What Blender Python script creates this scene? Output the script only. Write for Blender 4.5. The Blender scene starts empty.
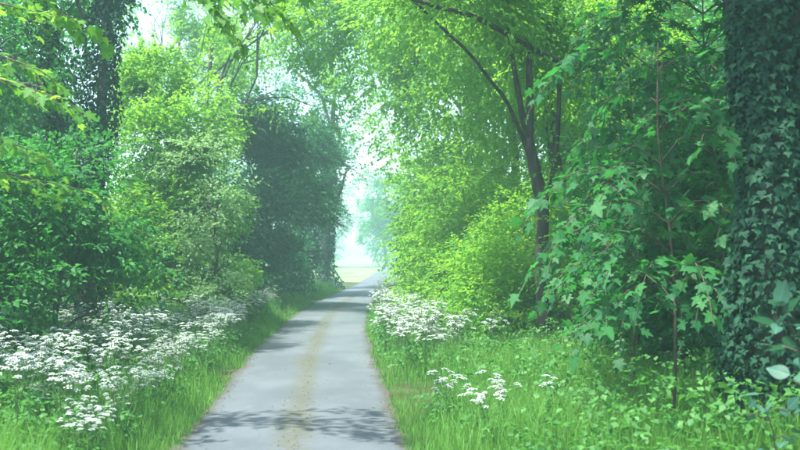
import bpy, math
import numpy as np
from mathutils import Matrix, Vector

rng = np.random.default_rng(11)
S = bpy.context.scene
COL = S.collection

# ------------------------------------------------------------------ camera, light, exposure
CAM = np.array([0.48, 0.0, 2.2])
FPX = 1100.0                       # focal length in photo pixels (800 wide)
YAW, PITCH = math.atan(66 / FPX), math.atan(29 / FPX)
cd = bpy.data.cameras.new('camera')
cam = bpy.data.objects.new('camera', cd); COL.objects.link(cam)
cam.location = CAM
cam.rotation_euler = (math.pi / 2 + PITCH, 0, -YAW)
cd.sensor_width = 36; cd.lens = FPX / 800 * 36
cd.clip_start = 0.1; cd.clip_end = 2000
cd.dof.use_dof = True; cd.dof.focus_distance = 19; cd.dof.aperture_fstop = 1.9
S.camera = cam

SUN_DIR = np.array([-0.34, -0.20, 0.91]); SUN_DIR = SUN_DIR / np.linalg.norm(SUN_DIR)   # towards the sun
sun_el = math.asin(SUN_DIR[2]); sun_az = math.atan2(SUN_DIR[0], SUN_DIR[1])
w = bpy.data.worlds.new('World'); S.world = w; w.use_nodes = True
nt = w.node_tree; bg = nt.nodes['Background']
sky = nt.nodes.new('ShaderNodeTexSky'); sky.sky_type = 'NISHITA'; sky.sun_disc = False
sky.sun_elevation = sun_el; sky.sun_rotation = sun_az
sky.air_density = 1.0; sky.dust_density = 2.0; sky.ozone_density = 1.0
nt.links.new(sky.outputs[0], bg.inputs[0]); bg.inputs[1].default_value = 0.15
ld = bpy.data.lights.new('sun', 'SUN'); ld.energy = 4.0; ld.angle = math.radians(1.0); ld.color = (1.0, 0.985, 0.92)
sun = bpy.data.objects.new('sun', ld); COL.objects.link(sun)
sun.rotation_euler = Vector(-SUN_DIR).to_track_quat('-Z', 'Y').to_euler()
S.view_settings.view_transform = 'Standard'; S.view_settings.look = 'None'
S.view_settings.gamma = 1.0; S.view_settings.use_curve_mapping = False
S.view_settings.exposure = 1.85
S.render.engine = 'CYCLES'
cy = S.cycles
cy.max_bounces = 7; cy.diffuse_bounces = 4; cy.glossy_bounces = 2; cy.transmission_bounces = 5
cy.transparent_max_bounces = 4; cy.volume_bounces = 1
cy.use_denoising = True

# ------------------------------------------------------------------ helpers
FWD = np.array([math.sin(YAW) * math.cos(PITCH), math.cos(YAW) * math.cos(PITCH), math.sin(PITCH)])
RGT = np.array([math.cos(YAW), -math.sin(YAW), 0.0])
UPV = np.cross(RGT, FWD)
def P(px, py, Y):
    """surveyed point: photo pixel sighted at lane distance Y"""
    d = FWD + RGT * (px - 400) / FPX + UPV * (225 - py) / FPX
    return CAM + d * (Y / d[1])

_cy = np.array([-60, 0, 14, 28, 40, 53, 67, 80, 95, 130, 190, 320], float)
_cx = np.array([0, 0, 0, 0.0, .37, 1.1, 2.4, 3.5, 4.6, 7.0, 11.0, 22.0], float)
_fy = np.linspace(-60, 320, 1521)
_fx = np.convolve(np.pad(np.interp(_fy, _cy, _cx), 24, mode='edge'), np.ones(49) / 49, 'valid')
def lane(y): return np.interp(y, _fy, _fx)
HALF = 1.36

def norm(a): return a / np.maximum(np.linalg.norm(a, axis=-1, keepdims=True), 1e-9)

class Noise:
    def __init__(s, seed, n=14):
        r = np.random.default_rng(seed)
        s.k = norm(r.normal(size=(n, 3))) * r.uniform(.6, 1.9, (n, 1)); s.p = r.uniform(0, 6.28, n)
    def __call__(s, p, f=1.0):
        return np.sin((p * f) @ s.k.T + s.p).sum(1) / math.sqrt(len(s.p) / 2)
NZ = Noise(3)

def ground_z(x, y):
    x = np.asarray(x, float); y = np.asarray(y, float)
    d = np.abs(x - lane(y))
    t = np.clip((d - 1.5) / 4.5, 0, 1); t = t * t * (3 - 2 * t)
    q = np.stack([x.ravel(), y.ravel(), np.zeros(x.size)], 1)
    n = NZ(q, .8).reshape(x.shape)
    return -0.035 + 0.30 * t * np.clip((110 - y) / 40, 0.2, 1) + 0.05 * n * np.clip((d - 1.6) / 2, 0, 1)

class G:
    """collects triangles for ONE mesh part"""
    def __init__(s): s.v = []; s.t = []; s.c = []; s.m = []; s.n = 0
    def add(s, v, t, tone=0.5, mi=0):
        v = np.asarray(v, np.float32).reshape(-1, 3); t = np.asarray(t, np.int32).reshape(-1, 3)
        s.v.append(v); s.t.append(t + s.n); s.n += len(v)
        c = np.empty(len(t), np.float32); c[:] = tone; s.c.append(c)
        s.m.append(np.full(len(t), mi, np.int32))
    def mesh(s, name, mats, base=(0, 0, 0)):
        me = bpy.data.meshes.new(name)
        v = np.concatenate(s.v) - np.asarray(base, np.float32); t = np.concatenate(s.t)
        me.vertices.add(len(v)); me.vertices.foreach_set('co', v.astype(np.float32).ravel())
        me.loops.add(len(t) * 3); me.loops.foreach_set('vertex_index', t.ravel().astype(np.int32))
        me.polygons.add(len(t))
        me.polygons.foreach_set('loop_start', np.arange(0, len(t) * 3, 3, dtype=np.int32))
        me.polygons.foreach_set('loop_total', np.full(len(t), 3, np.int32))
        for m in mats: me.materials.append(m)
        me.polygons.foreach_set('material_index', np.concatenate(s.m))
        a = me.attributes.new('tone', 'FLOAT', 'FACE'); a.data.foreach_set('value', np.concatenate(s.c))
        me.update(calc_edges=True)
        return me

def tube(g, pts, rad, n=7, tone=.5, mi=0, lump=0.0, cap=True):
    pts = np.asarray(pts, float); rad = np.asarray(rad, float); m = len(pts)
    tan = norm(np.gradient(pts, axis=0))
    ref = np.where(np.abs(tan[:, 2:3]) > .9, np.array([[1., 0, 0]]), np.array([[0, 0, 1.]]))
    a = norm(np.cross(tan, ref)); b = np.cross(tan, a)
    th = np.linspace(0, 2 * math.pi, n, endpoint=False)
    rr = rad[:, None] * (1 + lump * rng.normal(size=(m, n)))
    v = pts[:, None] + rr[..., None] * (np.cos(th)[None, :, None] * a[:, None] + np.sin(th)[None, :, None] * b[:, None])
    i = np.arange(m - 1)[:, None] * n; j = np.arange(n)[None]; k = (j + 1) % n
    A, B, C, D = i + j, i + k, i + n + k, i + n + j
    t = np.concatenate([np.stack([A, B, C], -1).reshape(-1, 3), np.stack([A, C, D], -1).reshape(-1, 3)])
    v = v.reshape(-1, 3)
    if cap:
        v = np.concatenate([v, pts[-1:] + tan[-1:] * rad[-1]]); e = (m - 1) * n
        t = np.concatenate([t, np.array([[e + q, e + (q + 1) % n, m * n] for q in range(n)])])
    g.add(v, t, tone, mi)

def curve(ctrl, n=10):
    """smooth polyline through control points (Catmull-Rom)"""
    c = np.asarray(ctrl, float)
    if len(c) == 2: return c[0] + (c[1] - c[0]) * np.linspace(0, 1, n)[:, None]
    c = np.concatenate([2 * c[:1] - c[1:2], c, 2 * c[-1:] - c[-2:-1]])
    seg = len(c) - 3; out = []
    for u in np.linspace(0, seg - 1e-6, n):
        i = int(u); t = u - i; p0, p1, p2, p3 = c[i:i + 4]
        out.append(.5 * (2 * p1 + (p2 - p0) * t + (2 * p0 - 5 * p1 + 4 * p2 - p3) * t * t + (3 * p1 - p0 - 3 * p2 + p3) * t ** 3))
    return np.array(out)

# leaf templates: x across, y along the midrib, z up
T_DIAM = (np.array([[0, 0, 0], [.37, .42, .07], [0, 1, -.10], [-.37, .42, .07]]), np.array([[0, 1, 2], [0, 2, 3]]))
T_OVATE = (np.array([[0, 0, 0], [.30, .30, .05], [.24, .68, .03], [0, 1, -.12], [-.24, .68, .03], [-.30, .30, .05], [0, .5, -.03]]),
           np.array([[0, 1, 6], [1, 2, 6], [2, 3, 6], [3, 4, 6], [4, 5, 6], [5, 0, 6]]))
_lo = [(0, 0, 0), (.20, -.07, -.02), (.50, .10, -.07), (.28, .26, .02), (.60, .56, -.10), (.23, .56, .01), (.16, .80, -.03), (0, 1.02, -.14)]
_lo = _lo + [(-x, y, z) for x, y, z in _lo[-2:0:-1]]
T_LOBED = (np.array(_lo + [(0, .36, .0)]), np.array([[i, (i + 1) % len(_lo), len(_lo)] for i in range(len(_lo))]))
_iv = [(0, .05, 0), (.36, .0, -.03), (.48, .30, -.05), (.22, .45, .02), (0, .95, -.10), (-.22, .45, .02), (-.48, .30, -.05), (-.36, .0, -.03)]
T_IVY = (np.array(_iv + [(0, .3, .02)]), np.array([[i, (i + 1) % 8, 8] for i in range(8)]))

def frames(axis, nrm):
    Y = norm(axis); X = norm(np.cross(Y, nrm)); Z = np.cross(X, Y)
    return X, Y, Z
def put_leaves(g, pos, axis, nrm, size, tone, tpl, mi=0):
    tv, tt = tpl; n = len(pos)
    if n == 0: return
    X, Y, Z = frames(axis, nrm); sz = np.broadcast_to(np.asarray(size, float), (n,))[:, None, None]
    v = pos[:, None] + sz * (tv[None, :, 0:1] * X[:, None] + tv[None, :, 1:2] * Y[:, None] + tv[None, :, 2:3] * Z[:, None])
    t = tt[None] + (np.arange(n) * len(tv))[:, None, None]
    g.add(v, t, np.repeat(np.broadcast_to(tone, (n,)), len(tt)), mi)

def sprays(S0, out, L, m, rg, droop=.25, flat=.75):
    """leaf frames for flat leafy twigs starting at S0 and growing along out"""
    n = len(S0); out = norm(out)
    side = norm(np.cross(out, np.array([0, 0, 1.]) + .5 * rg.normal(size=(n, 3))))
    up = np.cross(side, out)
    Ls = L * rg.uniform(.6, 1.25, n)[:, None]
    pos, ax, nr = [], [], []
    for j in range(m):
        t = (j + .6) / m
        p = S0 + out * Ls * t; p[:, 2] -= droop * Ls[:, 0] * t * t
        s = (1 if j % 2 else -1)
        a = out * (.55 + .5 * t) + side * s * (1.0 - .75 * t) + .28 * rg.normal(size=(n, 3)); a[:, 2] -= .25 + droop * t
        nn = up * flat + np.array([0, 0, .5]) + .38 * rg.normal(size=(n, 3))
        pos.append(p + .02 * rg.normal(size=(n, 3))); ax.append(a); nr.append(nn)
    return np.concatenate(pos), norm(np.concatenate(ax)), norm(np.concatenate(nr)), Ls

def clear(p, lo=0.35, half=1.75, top=3.4):
    """True where leaves may hang: not inside the open lane nor in front of the lens"""
    d = np.abs(p[:, 0] - lane(p[:, 1]))
    ok = ~((d < half) & (p[:, 2] < top))
    ok &= p[:, 2] > lo
    ok &= ~((np.linalg.norm((p - CAM) * np.array([1, 1, 1]), axis=1) < 6.0))
    return ok

def shell_points(blobs, n, rg, gap=-.35, gf=1.5, inner=.5, lump=.30):
    b = np.array([list(c) + list(r) for c, r in blobs], float)
    wgt = (b[:, 3] * b[:, 4] + b[:, 3] * b[:, 5] + b[:, 4] * b[:, 5]); wgt /= wgt.sum()
    k = rg.choice(len(b), size=int(n * 1.6), p=wgt)
    d = norm(rg.normal(size=(len(k), 3)))
    r = inner + (1 - inner) * rg.random(len(k)) ** .55
    nz = Noise(int(rg.integers(1e6)))
    r = r * (1 + lump * nz(d * 2.2 + b[k, :3] * 1.7))
    p = b[k, :3] + d * b[k, 3:] * r[:, None]
    keep = (nz(p, gf) + .45 * rg.normal(size=len(k))) > gap
    p, d = p[keep][:n], d[keep][:n]
    o = norm(d / b[k, 3:][keep][:n] * b[k, 3:].mean()) * np.array([1, 1, .55]) + .55 * rg.normal(size=p.shape) * np.array([1, 1, .5])
    return p, norm(o)

# ------------------------------------------------------------------ materials
def new_mat(name):
    m = bpy.data.materials.new(name); m.use_nodes = True
    nt = m.node_tree; nt.nodes.clear()
    return m, nt, nt.nodes, nt.links
def leaf_mat(name, dark, light, trans, tw=.42, rough=.55, single=False, spec=.25):
    """leaf blade: diffuse + soft gloss on top, light passing through; tone varies leaf by leaf"""
    m, nt, N, L = new_mat(name)
    out = N.new('ShaderNodeOutputMaterial')
    if single:
        src = N.new('ShaderNodeObjectInfo').outputs['Random']
    else:
        at = N.new('ShaderNodeAttribute'); at.attribute_name = 'tone'; src = at.outputs['Fac']
    oi = N.new('ShaderNodeObjectInfo')
    mx = N.new('ShaderNodeMix'); mx.data_type = 'RGBA'; L.new(src, mx.inputs[0])
    mx.inputs[6].default_value = (*dark, 1); mx.inputs[7].default_value = (*light, 1)
    tr = N.new('ShaderNodeMix'); tr.data_type = 'RGBA'; L.new(src, tr.inputs[0])
    tr.inputs[6].default_value = (*[c * .75 for c in trans], 1); tr.inputs[7].default_value = (*trans, 1)
    pb = N.new('ShaderNodeBsdfPrincipled'); col = mx.outputs[2]
    if single:                                            # pale midrib and side veins on the blade
        tc = N.new('ShaderNodeTexCoord'); sx = N.new('ShaderNodeSeparateXYZ'); L.new(tc.outputs['Object'], sx.inputs[0])
        def mth(op, a, b_):
            q = N.new('ShaderNodeMath'); q.operation = op
            for i, z in enumerate((a, b_)):
                if isinstance(z, (int, float)): q.inputs[i].default_value = z
                else: L.new(z, q.inputs[i])
            return q.outputs[0]
        ax = mth('ABSOLUTE', sx.outputs[0], 0)
        rib = mth('LESS_THAN', ax, .014)
        side = mth('LESS_THAN', mth('FRACT', mth('MULTIPLY', mth('SUBTRACT', sx.outputs[1], mth('MULTIPLY', ax, .8)), 6.0), 0), .09)
        f = mth('MULTIPLY', mth('MAXIMUM', rib, mth('MULTIPLY', side, .5)), .55)
        vm = N.new('ShaderNodeMix'); vm.data_type = 'RGBA'; L.new(f, vm.inputs[0]); L.new(col, vm.inputs[6])
        vm.inputs[7].default_value = (*[min(1, c * 1.7 + .03) for c in light], 1); col = vm.outputs[2]
    L.new(col, pb.inputs['Base Color'])
    pb.inputs['Roughness'].default_value = rough; pb.inputs['Specular IOR Level'].default_value = spec
    tl = N.new('ShaderNodeBsdfTranslucent'); L.new(tr.outputs[2], tl.inputs[0])
    ms = N.new('ShaderNodeMixShader'); ms.inputs[0].default_value = tw
    L.new(pb.outputs[0], ms.inputs[1]); L.new(tl.outputs[0], ms.inputs[2]); L.new(ms.outputs[0], out.inputs[0])
    return m
def noise_mat(name, stops, scale=6, detail=8, rough=.9, bump=.3, bscale=30, stretch=(1, 1, 1), spec=.2):
    m, nt, N, L = new_mat(name)
    out = N.new('ShaderNodeOutputMaterial'); pb = N.new('ShaderNodeBsdfPrincipled'); L.new(pb.outputs[0], out.inputs[0])
    ge = N.new('ShaderNodeNewGeometry'); mp = N.new('ShaderNodeMapping'); mp.inputs['Scale'].default_value = stretch
    L.new(ge.outputs['Position'], mp.inputs[0])
    n1 = N.new('ShaderNodeTexNoise'); n1.inputs['Scale'].default_value = scale; n1.inputs['Detail'].default_value = detail; L.new(mp.outputs[0], n1.inputs[0])
    cr = N.new('ShaderNodeValToRGB'); e = cr.color_ramp.elements
    while len(e) < len(stops): e.new(.5)
    for q, (p, c) in zip(e, stops): q.position = p; q.color = (*c, 1)
    L.new(n1.outputs['Fac'], cr.inputs[0]); L.new(cr.outputs[0], pb.inputs['Base Color'])
    n2 = N.new('ShaderNodeTexNoise'); n2.inputs['Scale'].default_value = bscale; n2.inputs['Detail'].default_value = 6; L.new(mp.outputs[0], n2.inputs[0])
    bu = N.new('ShaderNodeBump'); bu.inputs['Strength'].default_value = bump; bu.inputs['Distance'].default_value = .03
    L.new(n2.outputs['Fac'], bu.inputs['Height']); L.new(bu.outputs[0], pb.inputs['Normal'])
    pb.inputs['Roughness'].default_value = rough; pb.inputs['Specular IOR Level'].default_value = spec
    return m

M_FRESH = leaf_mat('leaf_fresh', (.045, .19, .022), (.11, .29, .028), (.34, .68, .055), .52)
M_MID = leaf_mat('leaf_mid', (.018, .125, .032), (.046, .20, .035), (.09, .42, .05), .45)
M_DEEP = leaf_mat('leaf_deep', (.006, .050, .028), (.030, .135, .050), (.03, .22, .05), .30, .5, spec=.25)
M_PALE_SUNLIT = leaf_mat('leaf_pale_sunlit', (.11, .25, .08), (.25, .38, .19), (.32, .58, .16), .42, .5)  # sunlight and sheen put into the leaf colour
M_IVY = leaf_mat('leaf_ivy', (.007, .036, .022), (.018, .075, .034), (.02, .09, .03), .14, .65, spec=.12)
M_BIG = leaf_mat('leaf_broad', (.012, .095, .032), (.034, .165, .04), (.06, .34, .05), .42)
M_BIG1 = leaf_mat('leaf_broad_single', (.012, .095, .032), (.038, .17, .042), (.06, .34, .05), .42, single=True)
M_BLUE1 = leaf_mat('leaf_bluish_single', (.03, .11, .075), (.06, .16, .105), (.05, .20, .08), .3, .5, single=True, spec=.3)
M_GRASS = leaf_mat('grass_blade', (.065, .20, .030), (.14, .32, .060), (.24, .54, .07), .38, .5)
M_HERB = leaf_mat('herb_leaf', (.04, .15, .035), (.09, .25, .055), (.13, .42, .06), .38)
M_FLOWER = leaf_mat('white_petal', (.38, .46, .41), (.55, .60, .56), (.40, .47, .41), .35, .6, spec=.2)
M_STEM = noise_mat('green_stem', [(.3, (.06, .15, .04)), (.7, (.11, .22, .06))], 5)
M_BARK = noise_mat('bark', [(.25, (.022, .020, .017)), (.5, (.06, .05, .04)), (.75, (.12, .11, .085))], 9, 9, .92, .8, 22, (1, 1, .22))
M_BARKG = noise_mat('bark_mossy', [(.25, (.03, .03, .02)), (.5, (.08, .075, .05)), (.75, (.09, .13, .05))], 5, 9, .92, .8, 22, (1, 1, .3))
M_TWIG = noise_mat('twig_bark', [(.3, (.05, .045, .03)), (.7, (.12, .10, .07))], 12)
M_GROUND = noise_mat('woodland_ground', [(.25, (.022, .020, .010)), (.45, (.045, .05, .016)), (.6, (.035, .085, .02)), (.8, (.06, .13, .03))], 1.6, 10, .95, .6, 18)
M_MEADOW = noise_mat('meadow_grass', [(.3, (.11, .20, .07)), (.7, (.19, .28, .12))], .25, 8, .95, .5, 20)
M_LITTER = leaf_mat('dead_leaf', (.05, .032, .016), (.14, .10, .05), (.10, .07, .03), .15, .7)

def road_mat():
    m, nt, N, L = new_mat('old_tarmac')
    out = N.new('ShaderNodeOutputMaterial'); pb = N.new('ShaderNodeBsdfPrincipled'); L.new(pb.outputs[0], out.inputs[0])
    ge = N.new('ShaderNodeNewGeometry')
    def nz(scale, detail=6, st=(1, 1, 1), rough=.6):
        mp = N.new('ShaderNodeMapping'); mp.inputs['Scale'].default_value = st; L.new(ge.outputs['Position'], mp.inputs[0])
        n = N.new('ShaderNodeTexNoise'); n.inputs['Scale'].default_value = scale; n.inputs['Detail'].default_value = detail
        n.inputs['Roughness'].default_value = rough; L.new(mp.outputs[0], n.inputs[0]); return n.outputs['Fac']
    def mth(op, a, b, cl=False):
        q = N.new('ShaderNodeMath'); q.operation = op; q.use_clamp = cl
        for i, z in enumerate((a, b)):
            if isinstance(z, (int, float)): q.inputs[i].default_value = z
            else: L.new(z, q.inputs[i])
        return q.outputs[0]
    def ss(v, a, b):
        q = N.new('ShaderNodeMapRange'); q.interpolation_type = 'SMOOTHSTEP'; L.new(v, q.inputs[0])
        q.inputs[1].default_value = a; q.inputs[2].default_value = b; return q.outputs[0]
    def mix(f, a, b):
        q = N.new('ShaderNodeMix'); q.data_type = 'RGBA'; L.new(f, q.inputs[0])
        for i, z in ((6, a), (7, b)):
            if isinstance(z, tuple): q.inputs[i].default_value = (*z, 1)
            else: L.new(z, q.inputs[i])
        return q.outputs[2]
    at = N.new('ShaderNodeAttribute'); at.attribute_name = 'across'
    ac = mth('ABSOLUTE', at.outputs['Fac'], 0)
    big = nz(.5, 5, (1, .5, 1)); fine = nz(38, 8, rough=.75); mid = nz(3.2, 8, (1, .6, 1))
    c = mix(ss(big, .35, .68), (.072, .088, .098), (.112, .132, .145))          # patched, worn chippings
    c = mix(mth('MULTIPLY', ss(fine, .38, .70), .5), c, (.05, .056, .065))
    c = mix(mth('MULTIPLY', ss(mid, .60, .78), .35), c, (.16, .17, .18))
    # mossy, littered crown of the lane
    wob = mth('ADD', ac, mth('MULTIPLY', mth('SUBTRACT', nz(1.1, 6, (1, .35, 1)), .5), .42))
    crown = mth('MULTIPLY', mth('SUBTRACT', 1.0, ss(wob, .0, .27)), ss(nz(7, 6), .30, .52))
    c = mix(mth('MULTIPLY', crown, .70), c, mix(mid, (.062, .058, .030), (.088, .088, .042)))
    # earth and crumbs along both edges
    wob2 = mth('ADD', ac, mth('MULTIPLY', mth('SUBTRACT', nz(1.7, 7), .5), .35))
    c = mix(mth('MULTIPLY', ss(wob2, .80, 1.0), .85), c, mix(mid, (.035, .03, .018), (.075, .062, .04)))
    L.new(c, pb.inputs['Base Color'])
    pb.inputs['Roughness'].default_value = .72; pb.inputs['Specular IOR Level'].default_value = .35
    bu = N.new('ShaderNodeBump'); bu.inputs['Strength'].default_value = .5; bu.inputs['Distance'].default_value = .012
    L.new(fine, bu.inputs['Height']); L.new(bu.outputs[0], pb.inputs['Normal'])
    return m
M_ROAD = road_mat()

# ------------------------------------------------------------------ scene objects
def tag(o, label=None, cat=None, group=None, kind=None):
    if label: o['label'] = label
    if cat: o['category'] = cat
    if group: o['group'] = group
    if kind: o['kind'] = kind
    return o
def thing(name, label, cat, loc, group=None):
    o = bpy.data.objects.new(name, None); COL.objects.link(o); o.location = loc; o.empty_display_size = .3
    return tag(o, label, cat, group)
def obj(name, me, parent=None, kind=None):
    o = bpy.data.objects.new(name, me); COL.objects.link(o)
    if parent: o.parent = parent
    return tag(o, kind=kind)
def dup(root, loc, rz, sc, label=None, group=None):
    r = root.copy(); COL.objects.link(r); r.location = loc; r.rotation_euler = (0, 0, rz); r.scale = (sc, sc, sc)
    tag(r, label, None, group)
    for ch in list(root.children):
        c = ch.copy(); COL.objects.link(c); c.parent = r
    return r

# --- ground, meadow, lane
def grid(xs, ys, zf, name, mat):
    X, Y = np.meshgrid(xs, ys); Z = zf(X, Y)
    v = np.stack([X, Y, Z], -1).reshape(-1, 3); nx = len(xs); ny = len(ys)
    i = (np.arange(ny - 1)[:, None] * nx + np.arange(nx - 1)[None]).ravel()
    t = np.concatenate([np.stack([i, i + 1, i + nx + 1], 1), np.stack([i, i + nx + 1, i + nx], 1)])
    g = G(); g.add(v, t); return obj(name, g.mesh(name, [mat]))
xs = np.concatenate([np.linspace(-280, -16, 24), np.arange(-15, 22, .45), np.linspace(23, 280, 24)])
ys = np.concatenate([np.linspace(-60, 0, 12), np.arange(.6, 90, .6), np.arange(92, 200, 4), np.linspace(204, 480, 20)])
tag(grid(xs, ys, ground_z, 'ground', M_GROUND), kind='structure')
mx = np.concatenate([np.linspace(-270, -20, 12), np.linspace(-18, 40, 40), np.linspace(45, 270, 12)])
my = np.concatenate([np.linspace(86, 200, 60), np.linspace(204, 470, 20)])
tag(grid(mx, my, lambda x, y: ground_z(x, y) + .02 + .0002 * np.clip(y - 100, 0, 999) ** 1.6 * 0.6, 'meadow', M_MEADOW), kind='structure')
def build_lane():
    y = np.concatenate([np.arange(-14, 90, .4), np.arange(91, 300, 2.)])
    u = np.linspace(-1, 1, 13)
    rag = 1 + .014 * NZ(np.stack([y, y * 0, y * 0], 1), 2.3)
    X = lane(y)[:, None] + u[None] * HALF * rag[:, None]; Y = np.repeat(y[:, None], 13, 1)
    Z = .035 * (1 - u[None] ** 2) + .0 * Y + .0002 * np.clip(Y - 100, 0, 999) ** 1.6 * .6 + np.where(Y > 85, .05, 0.0) * np.clip((Y - 80) / 10, 0, 1)
    v = np.stack([X, Y, Z], -1).reshape(-1, 3); n = len(y)
    i = (np.arange(n - 1)[:, None] * 13 + np.arange(12)[None]).ravel()
    t = np.concatenate([np.stack([i, i + 1, i + 14], 1), np.stack([i, i + 14, i + 13], 1)])
    g = G(); g.add(v, t); me = g.mesh('lane', [M_ROAD])
    a = me.attributes.new('across', 'FLOAT', 'POINT'); a.data.foreach_set('value', np.tile(u, n).astype(np.float32))
    return tag(obj('lane', me), kind='structure')
build_lane()

# --- grass verges (uncountable)
def blades(g, x, y, h, wd, rg, lean=.35, tone=None):
    n = len(x); z = ground_z(x, y) - .02
    th = rg.uniform(0, 6.28, n); ln = lean * rg.uniform(.2, 1.4, n) * h
    bx, by = np.cos(th) * ln, np.sin(th) * ln
    ph = rg.uniform(0, 3.14, n); wx, wy = np.cos(ph) * wd / 2, np.sin(ph) * wd / 2
    z0 = np.stack([x, y, z], 1); W = np.stack([wx, wy, 0 * wx], 1)
    m1 = z0 + np.stack([bx * .35, by * .35, h * .6], 1); tp = z0 + np.stack([bx, by, h * (1 - .25 * lean)], 1)
    v = np.stack([z0 - W, z0 + W, m1 + W * .8, m1 - W * .8, tp], 1)
    t = np.array([[0, 1, 2], [0, 2, 3], [3, 2, 4]])[None] + (np.arange(n) * 5)[:, None, None]
    tn = rg.random(n) if tone is None else tone
    g.add(v, t, np.repeat(tn, 3))
def verge(side, n, d0, d1, y0, y1, hmax, name, label, seed):
    rg = np.random.default_rng(seed)
    y = y0 + (y1 - y0) * rg.random(n) ** 1.7
    d = d0 + (d1 - d0) * rg.random(n) ** 1.25
    x = lane(y) + side * d
    q = np.stack([x, y, 0 * x], 1)
    cl = NZ(q, 1.9); keep = cl + .8 * rg.normal(size=n) > -.9
    x, y, d, cl = x[keep], y[keep], d[keep], cl[keep]
    h = np.clip((.10 + .55 * np.clip((d - d0) / .9, 0, 1)) * (1 + .22 * cl) * rg.uniform(.55, 1.2, len(x)), .05, hmax)
    g = G(); blades(g, x, y, h, rg.uniform(.006, .013, len(x)) * np.clip(y / 18, .8, 2.4), rg, tone=np.clip(.5 + .25 * cl + .25 * rg.normal(size=len(x)), 0, 1))
    tag(obj(name, g.mesh(name, [M_GRASS])), label, 'grass', kind='stuff')
verge(-1, 56000, HALF - .10, 5.0, 9, 66, .75, 'verge_grass', 'long soft grass edging the lane below the cow parsley drift', 21)
verge(1, 56000, HALF - .10, 5.2, 9, 70, .70, 'verge_grass', 'bright long grass between the lane and the leafy hazel hedge', 22)

# --- low woodland herbs (uncountable)
def ground_cover(n, side, seed, label):
    rg = np.random.default_rng(seed)
    y = 9 + 62 * rg.random(n) ** 1.5; d = 2.3 + 9 * rg.random(n) ** 1.3
    x = lane(y) + side * d; h = rg.uniform(.12, .75, n) * np.clip(.5 + (d - 2.3) / 2, .5, 1.1)
    p = np.stack([x, y, ground_z(x, y) + h], 1)
    m = 5; g = G()
    pos, ax, nr, _ = sprays(p, rg.normal(size=(n, 3)) * np.array([1, 1, .4]) + np.array([0, 0, .3]), .22, m, rg, .4)
    put_leaves(g, pos, ax, nr, rg.uniform(.05, .10, len(pos)), rg.random(len(pos)), T_DIAM)
    tag(obj('ground_cover', g.mesh('ground_cover', [M_HERB])), label, 'ground cover', kind='stuff')
ground_cover(9000, -1, 31, 'low nettles and herbs carpeting the wood behind the cow parsley')
ground_cover(9000, 1, 32, 'low nettles and herbs under the forked tree and saplings')

# --- generic woody plant
def limb_path(a, b, rg, sag=.12, n=9):
    a, b = np.asarray(a, float), np.asarray(b, float); L = np.linalg.norm(b - a)
    c1 = a + (b - a) * .35 + np.array([0, 0, sag * L]) + .06 * L * rg.normal(size=3)
    c2 = a + (b - a) * .7 + np.array([0, 0, sag * .8 * L]) + .06 * L * rg.normal(size=3)
    return curve([a, c1, c2, b], n)

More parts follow.
